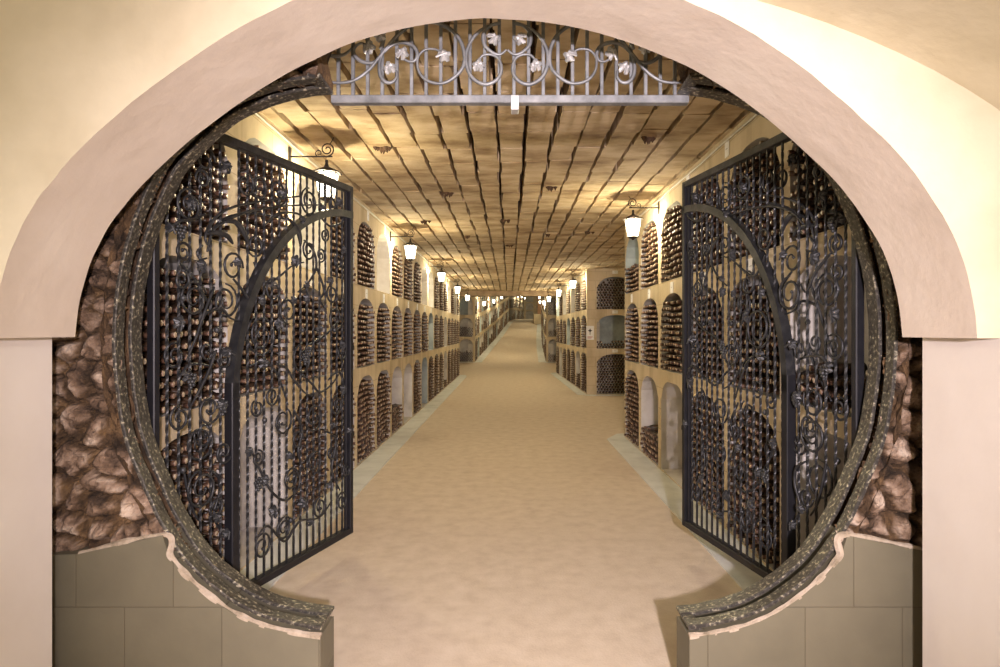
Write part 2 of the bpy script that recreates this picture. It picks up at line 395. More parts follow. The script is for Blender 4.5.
# ------------------------------------------------------------------ ceiling of sawn blocks
CZ = 3.46
w = MB(); SP = .244
def ceil_strip(i, y0, y1):
    xa, xb = i * SP + .144, (i + 1) * SP + .144
    y = y0 + random.uniform(-.25, 0); el = 0; er = 0
    while y < y1:
        ln = random.choice([.46, .48, .5, .47]) ; yn = y + ln
        dz = random.uniform(-.005, .005)
        g = random.uniform(.014, .022); g2 = random.uniform(.014, .022); sh = random.uniform(-.013, .013)
        L_ = [xa + g + sh + random.uniform(-.006, .006) for _ in range(4)]; R_ = [xb - g2 + sh + random.uniform(-.006, .006) for _ in range(4)]
        ga = .004
        yy = [y + ga + (ln - 2 * ga) * t / 3 for t in range(4)]
        z = CZ + dz; tp = CZ + .15
        vs = []
        for j in range(4): vs += [(L_[j], yy[j], z + random.uniform(-.003, .003)), (R_[j], yy[j], z + random.uniform(-.003, .003)), (R_[j] + .004, yy[j], tp), (L_[j] - .004, yy[j], tp)]
        fs = []
        for j in range(3):
            a = j * 4; b_ = a + 4
            fs += [(a, b_, b_ + 1, a + 1), (a + 1, b_ + 1, b_ + 2, a + 2), (a + 3, b_ + 3, b_, a)]
        fs += [(0, 1, 2, 3), (12, 15, 14, 13)]
        w.add(vs, fs); y = yn
for i in range(-10, 9): ceil_strip(i, 2.75, 27.4)
for i in range(9, 31): ceil_strip(i, 10.2, 17.8)
w.quad((-2.6, 2.6, CZ + .15), (8, 2.6, CZ + .15), (8, 27.5, CZ + .15), (-2.6, 27.5, CZ + .15), 1)
struct(w.build('ceiling', [M['ceil'], M['ceil_gap']]))
w = MB()
w.box((-5.2, 27.4, 3.25), (5.4, 27.9, 3.7))
struct(w.build('trim_6', noise_mat('brown_beam', [(.16, .11, .07), (.28, .20, .13), (.36, .27, .18)], 3, 7, .9, .5, 12, .01)))
w = MB(); yy = [25, 30, 34, 38, 42, 46, 52, 56, 60, 66, 72, 80, 92]
for a, b_ in zip(yy, yy[1:]):
    w.quad((-6, a, fz(a) + TOP), (9, a, fz(a) + TOP), (9, b_, fz(b_) + TOP), (-6, b_, fz(b_) + TOP))
struct(w.build('ceiling_hill', M['ceil']))

# ------------------------------------------------------------------ the round gateway
Y0, Y1 = 2.92, 3.118
XC = (505 - CX) / F * Y0
ringpx = [(321, 78), (290, 82), (257, 91), (223, 106), (195, 129), (167.6, 157), (155, 178), (139, 214), (124, 266), (117, 319), (118, 372), (127.5, 435), (146, 484), (167, 528), (194, 566), (231, 596.5), (265, 613.5), (300, 622), (322, 625)]
ring = [P(x, y, Y0) for x, y in ringpx]
ringL = [(v.x, v.y) for v in catmull([(a, b_, 0) for a, b_ in ring], 6)]
def side_pts(sd):
    return ringL if sd < 0 else [(2 * XC - x, z) for x, z in ringL]

def hoop_band(pts, ya, yb, th=.022, jit=.004, seed=0):
    """curved iron strap: inner face on the curve, th thick outwards, from depth ya to yb"""
    w = MB(); n = len(pts); c = Vector((XC, 1.72)); vs = []
    for i, (x, z) in enumerate(pts):
        a = Vector(pts[max(i - 1, 0)]); b_ = Vector(pts[min(i + 1, n - 1)]); t = (b_ - a).normalized(); nr = Vector((t.y, -t.x))
        if nr.dot(Vector((x, z)) - c) < 0: nr = -nr
        j1 = mnoise.noise(Vector((x * 9 + seed, z * 9, 0))) * jit; j2 = mnoise.noise(Vector((x * 9, z * 9 + seed, 5))) * jit
        k = mnoise.noise(Vector((x * 14, z * 14 + seed, 9))) * jit * .8
        p = Vector((x, z)) + nr * k; o = p + nr * th; e = .004
        vs += [(p.x + nr.x * e, ya + j1, p.y + nr.y * e), (p.x, ya + j1 + e, p.y), (p.x, yb + j2 - e, p.y), (p.x + nr.x * e, yb + j2, p.y + nr.y * e), (o.x, yb + j2, o.y), (o.x, ya + j1, o.y)]
    fs = []
    for i in range(n - 1):
        for j in range(6): fs.append((i * 6 + j, i * 6 + (j + 1) % 6, i * 6 + 6 + (j + 1) % 6, i * 6 + 6 + j))
    fs += [(5, 4, 3, 2, 1, 0), tuple((n - 1) * 6 + j for j in range(6))]
    return w.add(vs, fs)
for sd in (-1, 1):
    pts = side_pts(sd); nm = 'left' if sd < 0 else 'right'
    root = empty('iron_hoop', (0, 0, 0))
    tag(root, f'hammered dark iron double hoop lining the {nm} half of the round gateway', 'hoop', 'iron hoops of the round gateway')
    dense = [(v.x, v.y) for v in catmull([(a, b_, 0) for a, b_ in pts], 2)]
    hoop_band(dense, Y0 - .010, 2.982, .014, .003, 1).build('front_band', M['hammered'], root)
    hoop_band(dense, 3.034, Y1 + .008, .014, .003, 4).build('rear_band', M['hammered'], root)
    # plate that joins the two straps at the lower end, and at the top end
    for (x, z), dx, dz in ((pts[-1], 0, -.010), (pts[0], 0, .010)):
        e = MB(); e.cbox((min(x, x + sd * .06), Y0 - .010, z - .009 + dz), (max(x, x + sd * .06), Y1 + .008, z + .009 + dz), .004); e.build('end_plate', M['hammered'], root)

# rubble: stones bedded in dark brown mortar
m, nt, b, out = new_mat('rubble_masonry'); N = nt.nodes; L = nt.links
def ramp_noise(cols, pos, scale):
    tc_ = N.new('ShaderNodeTexCoord'); n_ = N.new('ShaderNodeTexNoise'); n_.inputs['Scale'].default_value = scale; n_.inputs['Detail'].default_value = 8; L.new(tc_.outputs['Object'], n_.inputs['Vector'])
    c_ = N.new('ShaderNodeValToRGB'); L.new(n_.outputs[0], c_.inputs[0])
    while len(c_.color_ramp.elements) < len(cols): c_.color_ramp.elements.new(.5)
    for i, c in enumerate(cols): c_.color_ramp.elements[i].position = pos[i]; c_.color_ramp.elements[i].color = (*c, 1)
    return c_, n_
c1, nn1 = ramp_noise([(.05, .03, .018), (.15, .095, .06), (.29, .205, .145), (.52, .42, .33)], [.34, .45, .54, .68], 9)
c2, nn2 = ramp_noise([(.03, .017, .008), (.08, .045, .02), (.17, .10, .045)], [.35, .5, .65], 9)
atr = N.new('ShaderNodeAttribute'); atr.attribute_name = 'mortar'
mx = N.new('ShaderNodeMix'); mx.data_type = 'RGBA'; L.new(atr.outputs['Fac'], mx.inputs[0]); L.new(c1.outputs[0], mx.inputs[6]); L.new(c2.outputs[0], mx.inputs[7]); L.new(mx.outputs[2], b.inputs['Base Color'])
_, nn3 = ramp_noise([(0, 0, 0), (1, 1, 1)], [0, 1], 42)
bp = N.new('ShaderNodeBump'); bp.inputs['Strength'].default_value = .9; bp.inputs['Distance'].default_value = .02; L.new(nn3.outputs[0], bp.inputs['Height']); L.new(bp.outputs[0], b.inputs['Normal']); b.inputs['Roughness'].default_value = .9
M['rubble'] = m
# inner rough reveal behind the straps + rubble wall
def ring_dist_inside(x, z):
    """True when the point is in the opening"""
    xl = -abs(x - XC) + XC
    zs0, zs1 = ringL[0][1], ringL[-1][1]
    if z > zs0: return xl > ringL[0][0] - .01
    if z < zs1: return xl > ringL[-1][0]
    best = None
    for (ax, az), (bx, bz) in zip(ringL, ringL[1:]):
        if (az - z) * (bz - z) <= 0 and az != bz:
            xx = ax + (bx - ax) * (z - az) / (bz - az)
            best = xx if best is None else min(best, xx)
    return xl > best if best is not None else False
# stone cells
cells = []
def build_cells(x0, x1, z0, z1, sz, sd):
    r_ = random.Random(sd); out_ = []
    nx = int((x1 - x0) / sz) + 1; nz = int((z1 - z0) / sz) + 1
    for i in range(nx):
        for j in range(nz):
            out_.append((x0 + (i + r_.uniform(.0, 1.0) + (.5 if j % 2 else 0)) * sz, z0 + (j + r_.uniform(.0, 1)) * sz, r_.uniform(.0, .06), r_.uniform(-.3, .3), r_.uniform(-.3, .3)))
    return np.array(out_)
def rubble(sd):
    x0, x1 = (-2.35, -.80) if sd < 0 else (.76, 2.35)
    z0, z1 = .735, 3.5; st = .0105
    nx = int((x1 - x0) / st); nz = int((z1 - z0) / st)
    C_ = build_cells(x0 - .1, x1 + .1, z0 - .1, z1 + .1, .135, 25 + sd)
    X, Z = np.meshgrid(x0 + np.arange(nx + 1) * st, z0 + np.arange(nz + 1) * st, indexing='ij')
    # domain warp
    Wx = np.zeros_like(X); Wz = np.zeros_like(X); Nn = np.zeros_like(X)
    for i in range(nx + 1):
        for j in range(nz + 1):
            v = Vector((X[i, j] * 6, Z[i, j] * 6, sd * 3))
            Wx[i, j] = mnoise.noise(v) * .05; Wz[i, j] = mnoise.noise(v + Vector((9, 9, 9))) * .05
            Nn[i, j] = mnoise.fractal(Vector((X[i, j] * 16, Z[i, j] * 16, 3)), .8, 2.2, 4)
    xw, zw = X + Wx, Z + Wz
    D = np.sqrt((xw[..., None] - C_[:, 0]) ** 2 + ((zw[..., None] - C_[:, 1]) * 1.15) ** 2)
    idx = np.argsort(D, axis=-1)[..., :2]
    d1 = np.take_along_axis(D, idx[..., :1], -1)[..., 0]; d2 = np.take_along_axis(D, idx[..., 1:2], -1)[..., 0]
    cid = idx[..., 0]; edge = np.clip((d2 - d1) / .085, 0, 1)
    H = (1 - (1 - edge) ** 2.6) * (.045 + C_[cid, 2] * .6) + ((xw - C_[cid, 0]) * C_[cid, 3] + (zw - C_[cid, 1]) * C_[cid, 4]) * .7 * edge + Nn * .028
    w = MB(); keep = {}; w.mask = []
    def vid(i, j):
        if (i, j) not in keep:
            keep[(i, j)] = len(w.v); w.mask.append(float(np.clip((.50 + .3 * Nn[i, j] - edge[i, j]) / .22, 0, 1))); w.v.append((float(X[i, j]), float(Y0 + .075 - H[i, j]), float(Z[i, j])))
        return keep[(i, j)]
    for i in range(nx):
        for j in range(nz):
            xm, zm = X[i, j] + st / 2, Z[i, j] + st / 2
            if ring_dist_inside(xm, zm): continue
            w.f.append((vid(i, j), vid(i + 1, j), vid(i + 1, j + 1), vid(i, j + 1))); w.mi.append(0)
    # rough reveal behind the straps
    pts = [p for p in side_pts(sd)]; c = Vector((XC, 1.72)); K = 8; n = len(pts); vs = []
    for i, (x, z) in enumerate(pts):
        a = Vector(pts[max(i - 1, 0)]); b_ = Vector(pts[min(i + 1, n - 1)]); t = (b_ - a).normalized(); nr = Vector((t.y, -t.x))
        if nr.dot(Vector((x, z)) - c) < 0: nr = -nr
        for k in range(K + 1):
            y = Y0 - .01 + (Y1 - Y0 + .02) * k / K; r = .065 + .02 * mnoise.noise(Vector((x * 14, y * 30, z * 14)))
            vs.append((x + nr.x * r, y, z + nr.y * r))
    w.add(vs, [(i * (K + 1) + k, i * (K + 1) + k + 1, (i + 1) * (K + 1) + k + 1, (i + 1) * (K + 1) + k) for i in range(n - 1) for k in range(K)])
    # vertical reveal above the hoop, and the back face
    xt, zt = pts[0]; vs = []; nv = 24
    for i in range(nv + 1):
        z = zt + (3.5 - zt) * i / nv
        for k in range(5):
            y = Y0 - .03 + (Y1 - Y0 + .03) * k / 4
            vs.append((xt - sd * (-.01) + .03 * mnoise.noise(Vector((3, y * 12, z * 12))), y, z))
    w.add(vs, [(i * 5 + k, i * 5 + k + 1, (i + 1) * 5 + k + 1, (i + 1) * 5 + k) for i in range(nv) for k in range(4)])
    oX = sd * 2.4
    prev = None
    for x, z in [(pts[0][0], 3.5)] + pts + [(pts[-1][0], 0)]:
        cur = ((x + sd * .03, Y1, z), (oX, Y1, z))
        if prev: w.quad(prev[0], cur[0], cur[1], prev[1])
        prev = cur
    return w
for sd in (-1, 1):
    w = rubble(sd); o = struct(w.build('wall_gateway_' + ('left' if sd < 0 else 'right'), M['rubble']))
    at_ = o.data.attributes.new('mortar', 'FLOAT', 'POINT'); at_.data.foreach_set('value', w.mask + [1.0] * (len(w.v) - len(w.mask)))

# olive block base with the curved cut
for sd in (-1, 1):
    pts = side_pts(sd); c = Vector((XC, 1.72))
    low = [(x, z) for x, z in pts if z < .815]
    poly = [(sd * 2.4, .73), (sd * 1.95, .74)]
    low = [p for p in low if p[1] < .80]; low_top = low[0]
    for i, (x, z) in enumerate(low):
        a = Vector(low[max(i - 1, 0)]); b_ = Vector(low[min(i + 1, len(low) - 1)]); t = (b_ - a).normalized(); nr = Vector((t.y, -t.x))
        if nr.dot(Vector((x, z)) - c) < 0: nr = -nr
        poly.append((x + nr.x * .045, z + nr.y * .045))
    poly[2] = (low_top[0] + sd * .045, .825); poly[-1] = (low[-1][0], poly[-1][1])
    w = MB(); yf = Y0 - .025
    for (xa, za), (xb, zb) in zip(poly, poly[1:]):
        w.quad((xa, yf, 0), (xb, yf, 0), (xb, yf, zb), (xa, yf, za)); w.quad((xa, yf, za), (xb, yf, zb), (xb, Y1 - .01, zb), (xa, Y1 - .01, za))
    xe = poly[-1][0]; w.quad((xe, yf, 0), (xe, Y1, 0), (xe, Y1, poly[-1][1]), (xe, yf, poly[-1][1]))
    struct(w.build('wall_base_' + ('left' if sd < 0 else 'right'), M['olive']))
    # rough pale mortar bead along the cut
    w = MB(); line = []
    for i, (x, z) in enumerate(catmull([(a, 0, b_) for a, b_ in poly[1:]], 5)[:]) if False else enumerate([(v.x, v.z) for v in catmull([(a, 0, b_) for a, b_ in poly[1:]], 14)]):
        line.append((x, yf + .012, z))
    rs = [.011 + .009 * mnoise.noise(Vector((p[0] * 13, p[2] * 13, 1))) + (.003 if i > 12 else 0) for i, p in enumerate(line)]
    w.tube(line, rs, 6); struct(w.build('trim_7' if sd < 0 else 'trim_8', M['mortar']))

# ------------------------------------------------------------------ near plaster arch and vault
YA, YB = 2.286, 2.72
farpx = [(75, 337), (76, 318), (80, 295), (85, 276), (92, 257), (101, 238), (112, 220), (136, 187), (167, 157), (201, 131), (230, 109), (262, 86), (307, 61), (340, 46), (374, 34), (415, 24.5), (455, 18.5), (495, 16.5), (534, 18.5), (585, 27), (619, 38), (670, 56), (704, 72), (748, 101), (782, 130), (813, 156.5), (847, 190.5), (871, 225), (891, 257), (898, 295), (902, 316), (903, 337)]
arch = [(v.x, v.y) for v in catmull([(*P(x, y, YB), 0) for x, y in farpx], 4)]
for _ in range(30):
    arch = [arch[0]] + [((a[0] + 2 * b_[0] + c[0]) / 4, (a[1] + 2 * b_[1] + c[1]) / 4) for a, b_, c in zip(arch, arch[1:], arch[2:])] + [arch[-1]]
arch = [(x + .003 * mnoise.noise(Vector((x * 7, z * 7, 0))), z + .004 * mnoise.noise(Vector((x * 7, z * 7, 4)))) for x, z in arch]
ZL = arch[0][1]
JL = P(52, 337, YB)[0]; JR = P(922.5, 337, YB)[0]
w = MB(); n = len(arch); K = 5
vs = []
for i, (x, z) in enumerate(arch):
    for k in range(K + 1):
        y = YA + (YB - YA) * k / K
        if k == 0:
            j = .006 * mnoise.noise(Vector((x * 11, z * 11, 8))); vs.append((x, y + j, z))
        else: vs.append((x + .004 * mnoise.noise(Vector((x * 4, y * 4, z * 4))), y, z))
w.add(vs, [(i * (K + 1) + k, (i + 1) * (K + 1) + k, (i + 1) * (K + 1) + k + 1, i * (K + 1) + k + 1) for i in range(n - 1) for k in range(K)])
# spring ledges (undersides) and jambs
w.quad((arch[0][0], YA, ZL), (JL - .3, YA, ZL), (JL - .3, YB, ZL), (arch[0][0], YB, ZL), 0)
w.quad((arch[-1][0], YA, ZL), (JR + .3, YA, ZL), (JR + .3, YB, ZL), (arch[-1][0], YB, ZL), 0)
struct(w.build('wall_arch_soffit', M['soffit'], smooth=True))
w = MB()
w.quad((JL, YA, 0), (JL, YB, 0), (JL, YB, ZL), (JL, YA, ZL)); w.quad((JR, YA, 0), (JR, YB, 0), (JR, YB, ZL), (JR, YA, ZL))
w.quad((JL, YB, 0), (-2.6, YB, 0), (-2.6, YB, ZL), (JL, YB, ZL)); w.quad((JR, YB, 0), (2.6, YB, 0), (2.6, YB, ZL), (JR, YB, ZL))
w.quad((JL, YA, 0), (-3.4, YA, 0), (-3.4, YA, ZL), (JL, YA, ZL)); w.quad((JR, YA, 0), (3.4, YA, 0), (3.4, YA, ZL), (JR, YA, ZL))
struct(w.build('wall_jambs', M['jamb']))
# wall face round the arch: gently bellied render
w = MB(); prev = None
Kr = 8
rows = []
for i, (x, z) in enumerate(arch):
    ang = math.atan2(z - ZL, x + .06)
    R_ = 3.0; ox, oz = -.06 + R_ * 1.15 * math.cos(ang), ZL + R_ * math.sin(ang)
    if i == 0: oz = ZL; ox = -3.4
    if i == n - 1: oz = ZL; ox = 3.4
    rows.append([(x + (ox - x) * (k / Kr) ** 1.6, YA - .05 * math.sin(min(1, (k / Kr) ** 1.6 * 2) * PI / 2) * 0 + .006 * mnoise.noise(Vector((x * 3 + k, z * 3, 2))) * (k > 0) + .006 * mnoise.noise(Vector((x * 11, z * 11, 8))) * (k == 0), z + (oz - z) * (k / Kr) ** 1.6) for k in range(Kr + 1)])
vs = [p for r in rows for p in r]
w.add(vs, [(i * (Kr + 1) + k, i * (Kr + 1) + k + 1, (i + 1) * (Kr + 1) + k + 1, (i + 1) * (Kr + 1) + k) for i in range(n - 1) for k in range(Kr)])
# back side facing the corridor
vs = []
for x, z in arch: vs += [(x, YB, z), (x * 1.5, YB, 3.6)]
w.add(vs, [(2 * i, 2 * i + 1, 2 * i + 3, 2 * i + 2) for i in range(n - 1)])
struct(w.build('wall_arch', M['plaster'], smooth=True))
# barrel vault of the near room
w = MB(); vc, va, vb = -.25, 2.5, 1.325; NA = 48; yy = [-3.5, -1.5, 0, .8, 1.4, 1.9, 2.2, YA + .02]
vs = []
for j in range(NA + 1):
    a = PI * j / NA
    ca, sa = math.cos(a), math.sin(a)
    if ca < 0: q4 = (ca ** 4 + sa ** 4) ** .25; ca, sa = ca / q4 * 1.16, sa / q4
    for y in yy: vs.append((vc + va * ca, y, CAMZ + vb * sa + .01 * mnoise.noise(Vector((math.cos(a) * 3, y * 2, math.sin(a) * 3)))))
k = len(yy); w.add(vs, [(j * k + i, (j + 1) * k + i, (j + 1) * k + i + 1, j * k + i + 1) for j in range(NA) for i in range(k - 1)])
struct(w.build('ceiling_vault', M['plaster'], smooth=True))
w = MB()
vl = vc - va * 1.16
w.quad((vl, -3.5, 0), (vl, YA, 0), (vl, YA, CAMZ), (vl, -3.5, CAMZ)); w.quad((vc + va, -3.5, 0), (vc + va, YA, 0), (vc + va, YA, CAMZ), (vc + va, -3.5, CAMZ))
w.quad((-3, -3.5, 0), (3, -3.5, 0), (3, -3.5, 3.2), (-3, -3.5, 3.2))
struct(w.build('wall_near_room', M['jamb']))
# slab over the gap between arch and corridor, side fillers
w = MB()
w.quad((-2.6, 2.5, 3.52), (2.6, 2.5, 3.52), (2.6, 3.3, 3.52), (-2.6, 3.3, 3.52)); w.quad((-2.35, 2.7, 0), (-2.35, 3.2, 0), (-2.35, 3.2, 3.6), (-2.35, 2.7, 3.6)); w.quad((2.35, 2.7, 0), (2.35, 3.2, 0), (2.35, 3.2, 3.6), (2.35, 2.7, 3.6))
struct(w.build('wall_gap', M['rock']))

# ------------------------------------------------------------------ wrought iron gate leaf (local: x along leaf, z up, y thickness)
HX, HY = -1.778, 3.17; DX, DY = .54, 1.815; LEAF = math.hypot(DX, DY)
def G(x, y):
    t = (x - CX) / F; s_ = (-HX + HY * t) / (DX - DY * t); Y = HY + DY * s_
    return (s_ * LEAF, CAMZ - (y - CY) * Y / F)
ZB, ZT = .20, 2.85
gate = empty('wrought_iron_gate', (HX, HY, 0), math.atan2(DY, DX))
tag(gate, 'left black wrought iron gate leaf with vine scrolls, standing open against the left cellar wall', 'gate', 'leaves of the wrought iron gate')
def gbox(name, a, b_, mat='iron', c=.005): w = MB(); w.cbox(a, b_, c); return w.build(name, M[mat], gate)
gbox('hinge_post', (0, -.024, ZB), (.04, .024, ZT), 'black_post')
gbox('end_post', (LEAF - .045, -.03, ZB), (LEAF, .03, ZT), 'black_post')
gbox('end_bar', (LEAF - .075, -.012, ZB), (LEAF - .055, .012, ZT), 'black_post')
gbox('top_rail', (0, -.028, ZT - .028), (LEAF, .028, ZT + .022))
gbox('bottom_rail', (0, -.028, ZB - .02), (LEAF, .028, ZB + .03), 'black_post')
WX = .305 * LEAF; AR = LEAF - WX; AZ = 1.35
gbox('wicket_post', (WX - .03, -.03, ZB), (WX + .03, .03, AZ + .1), 'black_post')
for zz in (1.62, .94): gbox('latch_lug', (LEAF, -.012, zz - .02), (LEAF + .045, .012, zz + .02), 'black_post')
gbox('hinge', (-.03, -.045, .55), (.02, .045, .63)); gbox('hinge', (-.03, -.045, 2.3), (.02, .045, 2.38))
# arch bar: flat bar section bent in a quarter circle
w = MB(); vs = []; n = 26
for i in range(n):
    a = PI - (PI / 2) * i / (n - 1)
    for rr, yy_ in ((AR + .027, -.03), (AR + .027, .03), (AR - .027, .03), (AR - .027, -.03)):
        vs.append((LEAF + rr * math.cos(a), yy_, AZ + (ZT - .2 - AZ) / AR * rr * math.sin(a)))
w.add(vs, [(i * 4 + j, i * 4 + (j + 1) % 4, i * 4 + 4 + (j + 1) % 4, i * 4 + 4 + j) for i in range(n - 1) for j in range(4)] + [(3, 2, 1, 0), tuple((n - 1) * 4 + j for j in range(4))])
w.build('arch_bar', M['iron'], gate)
# twisted pickets
def twisted(h, r=.0075, turns=48):
    w = MB(); n = 190; vs = []
    for i in range(n + 1):
        z = h * i / n; a0 = turns * 2 * PI * i / n / 4 * (1 if .06 < i / n < .97 else 0)
        rr = r * 1.12
        for j in range(4):
            a = a0 + PI / 2 * j + PI / 4; vs.append((rr * math.cos(a), rr * math.sin(a), z))
    w.add(vs, [(i * 4 + j, i * 4 + (j + 1) % 4, i * 4 + 4 + (j + 1) % 4, i * 4 + 4 + j) for i in range(n) for j in range(4)])
    return w.mesh('picket', M['iron'])
pk = twisted(ZT - ZB)
npk = 23
for i in range(npk):
    x = .105 + (LEAF - .115 - .105) * i / (npk - 1)
    if abs(x - WX) < .035: continue
    o = bpy.data.objects.new('picket', pk); COL.objects.link(o); o.parent = gate; o.location = (x, 0, ZB)
    c_ = MB(); 
def spiral(c, r, a0, turns, sgn=1, rin=.25, n=None):
    n = n or int(14 * turns) + 2; out_ = []
    for i in range(n):
        t = i / (n - 1); a = a0 + sgn * 2 * PI * turns * t; rr = r * (1 - (1 - rin) * t ** 1.5)
        out_.append((c[0] + rr * math.cos(a), c[1] + rr * math.sin(a)))
    return out_
def scroll(pts, r=.0068, y=-.016, parent=None, mat='iron', end=True, name='scroll'):
    """bent bar in the leaf's plane, riding on the front or the back of the pickets, rolled knob at its inner end"""
    w = MB(); k = len(pts)
    rs = [r * (.75 + .45 * math.sin(PI * min(1, (i + 1) / k * 1.2))) for i in range(k)]
    w.tube([(p[0], y, p[1]) for p in pts], rs, 6)
    if end:
        c = pts[-1]; m_ = r * 1.9
        w.add([(c[0], y - m_, c[1]), (c[0], y + m_, c[1])] + [(c[0] + m_ * math.cos(a), y, c[1] + m_ * math.sin(a)) for a in [j * PI / 3 for j in range(6)]],
              [(0, 2 + j, 2 + (j + 1) % 6) for j in range(6)] + [(1, 2 + (j + 1) % 6, 2 + j) for j in range(6)])
    return w.build(name, M[mat], parent or gate, True)
def leaf_mesh(size):
    """five lobed vine leaf, cupped, with a raised midrib"""
    w = MB(); n = 30; out_ = []
    for i in range(n):
        a = 2 * PI * i / n
        lob = .62 + .38 * abs(math.cos(2.5 * (a - PI / 2))) ** .7
        if i % 2: lob *= .90
        if abs(((a + PI / 2 + PI) % (2 * PI)) - PI) < .25: lob *= .45
        out_.append((lob * size * math.cos(a), lob * size * math.sin(a)))
    th = .0035
    vs = [(0, -.012, 0), (0, -.012 + th * 2, 0)]
    for x, z in out_:
        rr = math.hypot(x, z) / size
        vs.append((x * .5, -.016 + .004 * math.cos(5 * math.atan2(z, x)), z * .5))
        vs.append((x, .010 * rr - .006 + .007 * math.sin(3 * math.atan2(z, x)), z))
        vs.append((x * .96, .010 * rr - .006 + th * 2, z * .96))
    fs = []
    for i in range(n):
        a, b_ = 2 + i * 3, 2 + ((i + 1) % n) * 3
        fs += [(0, b_, a), (a, b_, b_ + 1, a + 1), (a + 1, b_ + 1, b_ + 2, a + 2), (a + 2, b_ + 2, 1)]
    w.add(vs, fs); w.tube([(0, -.02, -size * 1.1), (0, -.018, size * .5)], [.006, .003], 5)
    return w
leafm = {s_: leaf_mesh(s_ * .82).mesh('vine_leaf', M['leaf_iron']) for s_ in (.036, .044, .052)}
def put_leaf(c, rot, s_=.044, y=-.03, parent=None, mesh=None):
    o = bpy.data.objects.new('vine_leaf', mesh or leafm[s_]); COL.objects.link(o); o.parent = parent or gate
    o.location = (c[0], y, c[1]); o.rotation_euler = (random.uniform(-.3, .3), rot, random.uniform(-.3, .3)); return o
gm = MB()
for i, (gx, gz) in enumerate([(-.02, .025), (0, .03), (.02, .025), (-.028, .008), (-.009, .01), (.012, .01), (.03, .006), (-.018, -.008), (.001, -.008), (.02, -.01), (-.008, -.024), (.01, -.026), (.001, -.04)]):
    gm.lathe([(-.0105, .003), (-.007, .008), (0, .0105), (.007, .008), (.0105, .003)], (gx, -.004 * (i % 3), gz), 7)
grapem = gm.mesh('grape_cluster', M['leaf_iron'], True)
def put_grapes(c):
    o = bpy.data.objects.new('grape_cluster', grapem); COL.objects.link(o); o.parent = gate; o.location = (c[0], -.025, c[1])

def gp(*pts, seg=7): return [(v.x, v.y) for v in catmull([(*G(*p), 0) for p in pts], seg)]
def sp(px, py, r, a0=90, turns=1.6, sgn=1, rin=.22, y=None):
    scroll(spiral(G(px, py), r, math.radians(a0), turns, sgn, rin), y=(y if y is not None else random.choice((-.016, .016, -.016))))
R = lambda px_, x: px_ / 640 * (HY + DY * 0)   # unused helper kept simple
# rings and spirals (photo position, radius in metres)
for a in [(187, 205.5, .088, 60, 1.7, 1), (200, 179, .05, 200, 1.5, -1), (203, 160, .075, 0, 1.2, 1), (243, 184, .078, 90, 1.3, -1), (231, 267, .085, 0, 1.4, 1),
          (181, 252, .055, 270, 1.6, 1), (179.5, 280, .05, 90, 1.5, -1), (257, 245, .075, 180, 1.5, 1), (257, 186, .08, 180, 1.3, 1), (281, 192, .085, 0, 1.5, -1),
          (307, 202, .095, 90, 1.9, 1), (335, 205, .06, 0, 1.3, -1), (307, 250, .07, 120, 1.6, 1), (323, 235, .05, 90, 1.5, -1), (323, 255, .05, 270, 1.5, 1), (340, 262, .06, 0, 1.4, 1),
          (191.5, 299, .095, 20, 1.9, 1), (228, 301, .10, 90, 1.8, -1), (177, 356, .07, 60, 1.5, 1), (205, 351, .05, 0, 1.4, -1), (222, 358, .055, 180, 1.3, 1), (177, 418, .065, 90, 1.5, 1),
          (207, 409, .085, 30, 1.5, -1), (206, 434, .07, 160, 1.5, 1), (202, 443, .10, 60, 1.9, -1), (200, 488, .11, 90, 1.7, 1), (222, 452, .065, 0, 1.4, -1), (214, 506, .055, 180, 1.4, 1),
          (264, 335, .135, 120, 2.2, 1), (286, 311, .085, 270, 1.6, -1), (276, 290, .08, 60, 1.3, 1), (334, 294, .07, 90, 1.7, 1), (334, 318, .095, 10, 1.5, -1), (301, 359, .11, 90, 1.3, 1),
          (281, 421, .09, 60, 1.5, -1), (312, 417, .10, 180, 1.7, 1), (270, 396, .06, 0, 1.4, -1), (335, 405, .075, 90, 1.6, 1), (340, 352, .06, 60, 1.5, -1), (255, 408, .055, 120, 1.4, 1),
          (289.5, 479, .075, 0, 1.8, 1), (256, 458, .05, 90, 1.5, -1), (282, 528, .075, 30, 1.9, 1), (260, 546, .08, 140, 1.6, -1), (318, 507, .075, 60, 1.7, 1), (340, 501, .07, 180, 1.7, -1),
          (312, 462, .085, 270, 1.5, 1), (330, 452, .06, 60, 1.4, -1), (296, 440, .06, 0, 1.4, 1), (345, 470, .05, 90, 1.4, 1)]:
    sp(*a)
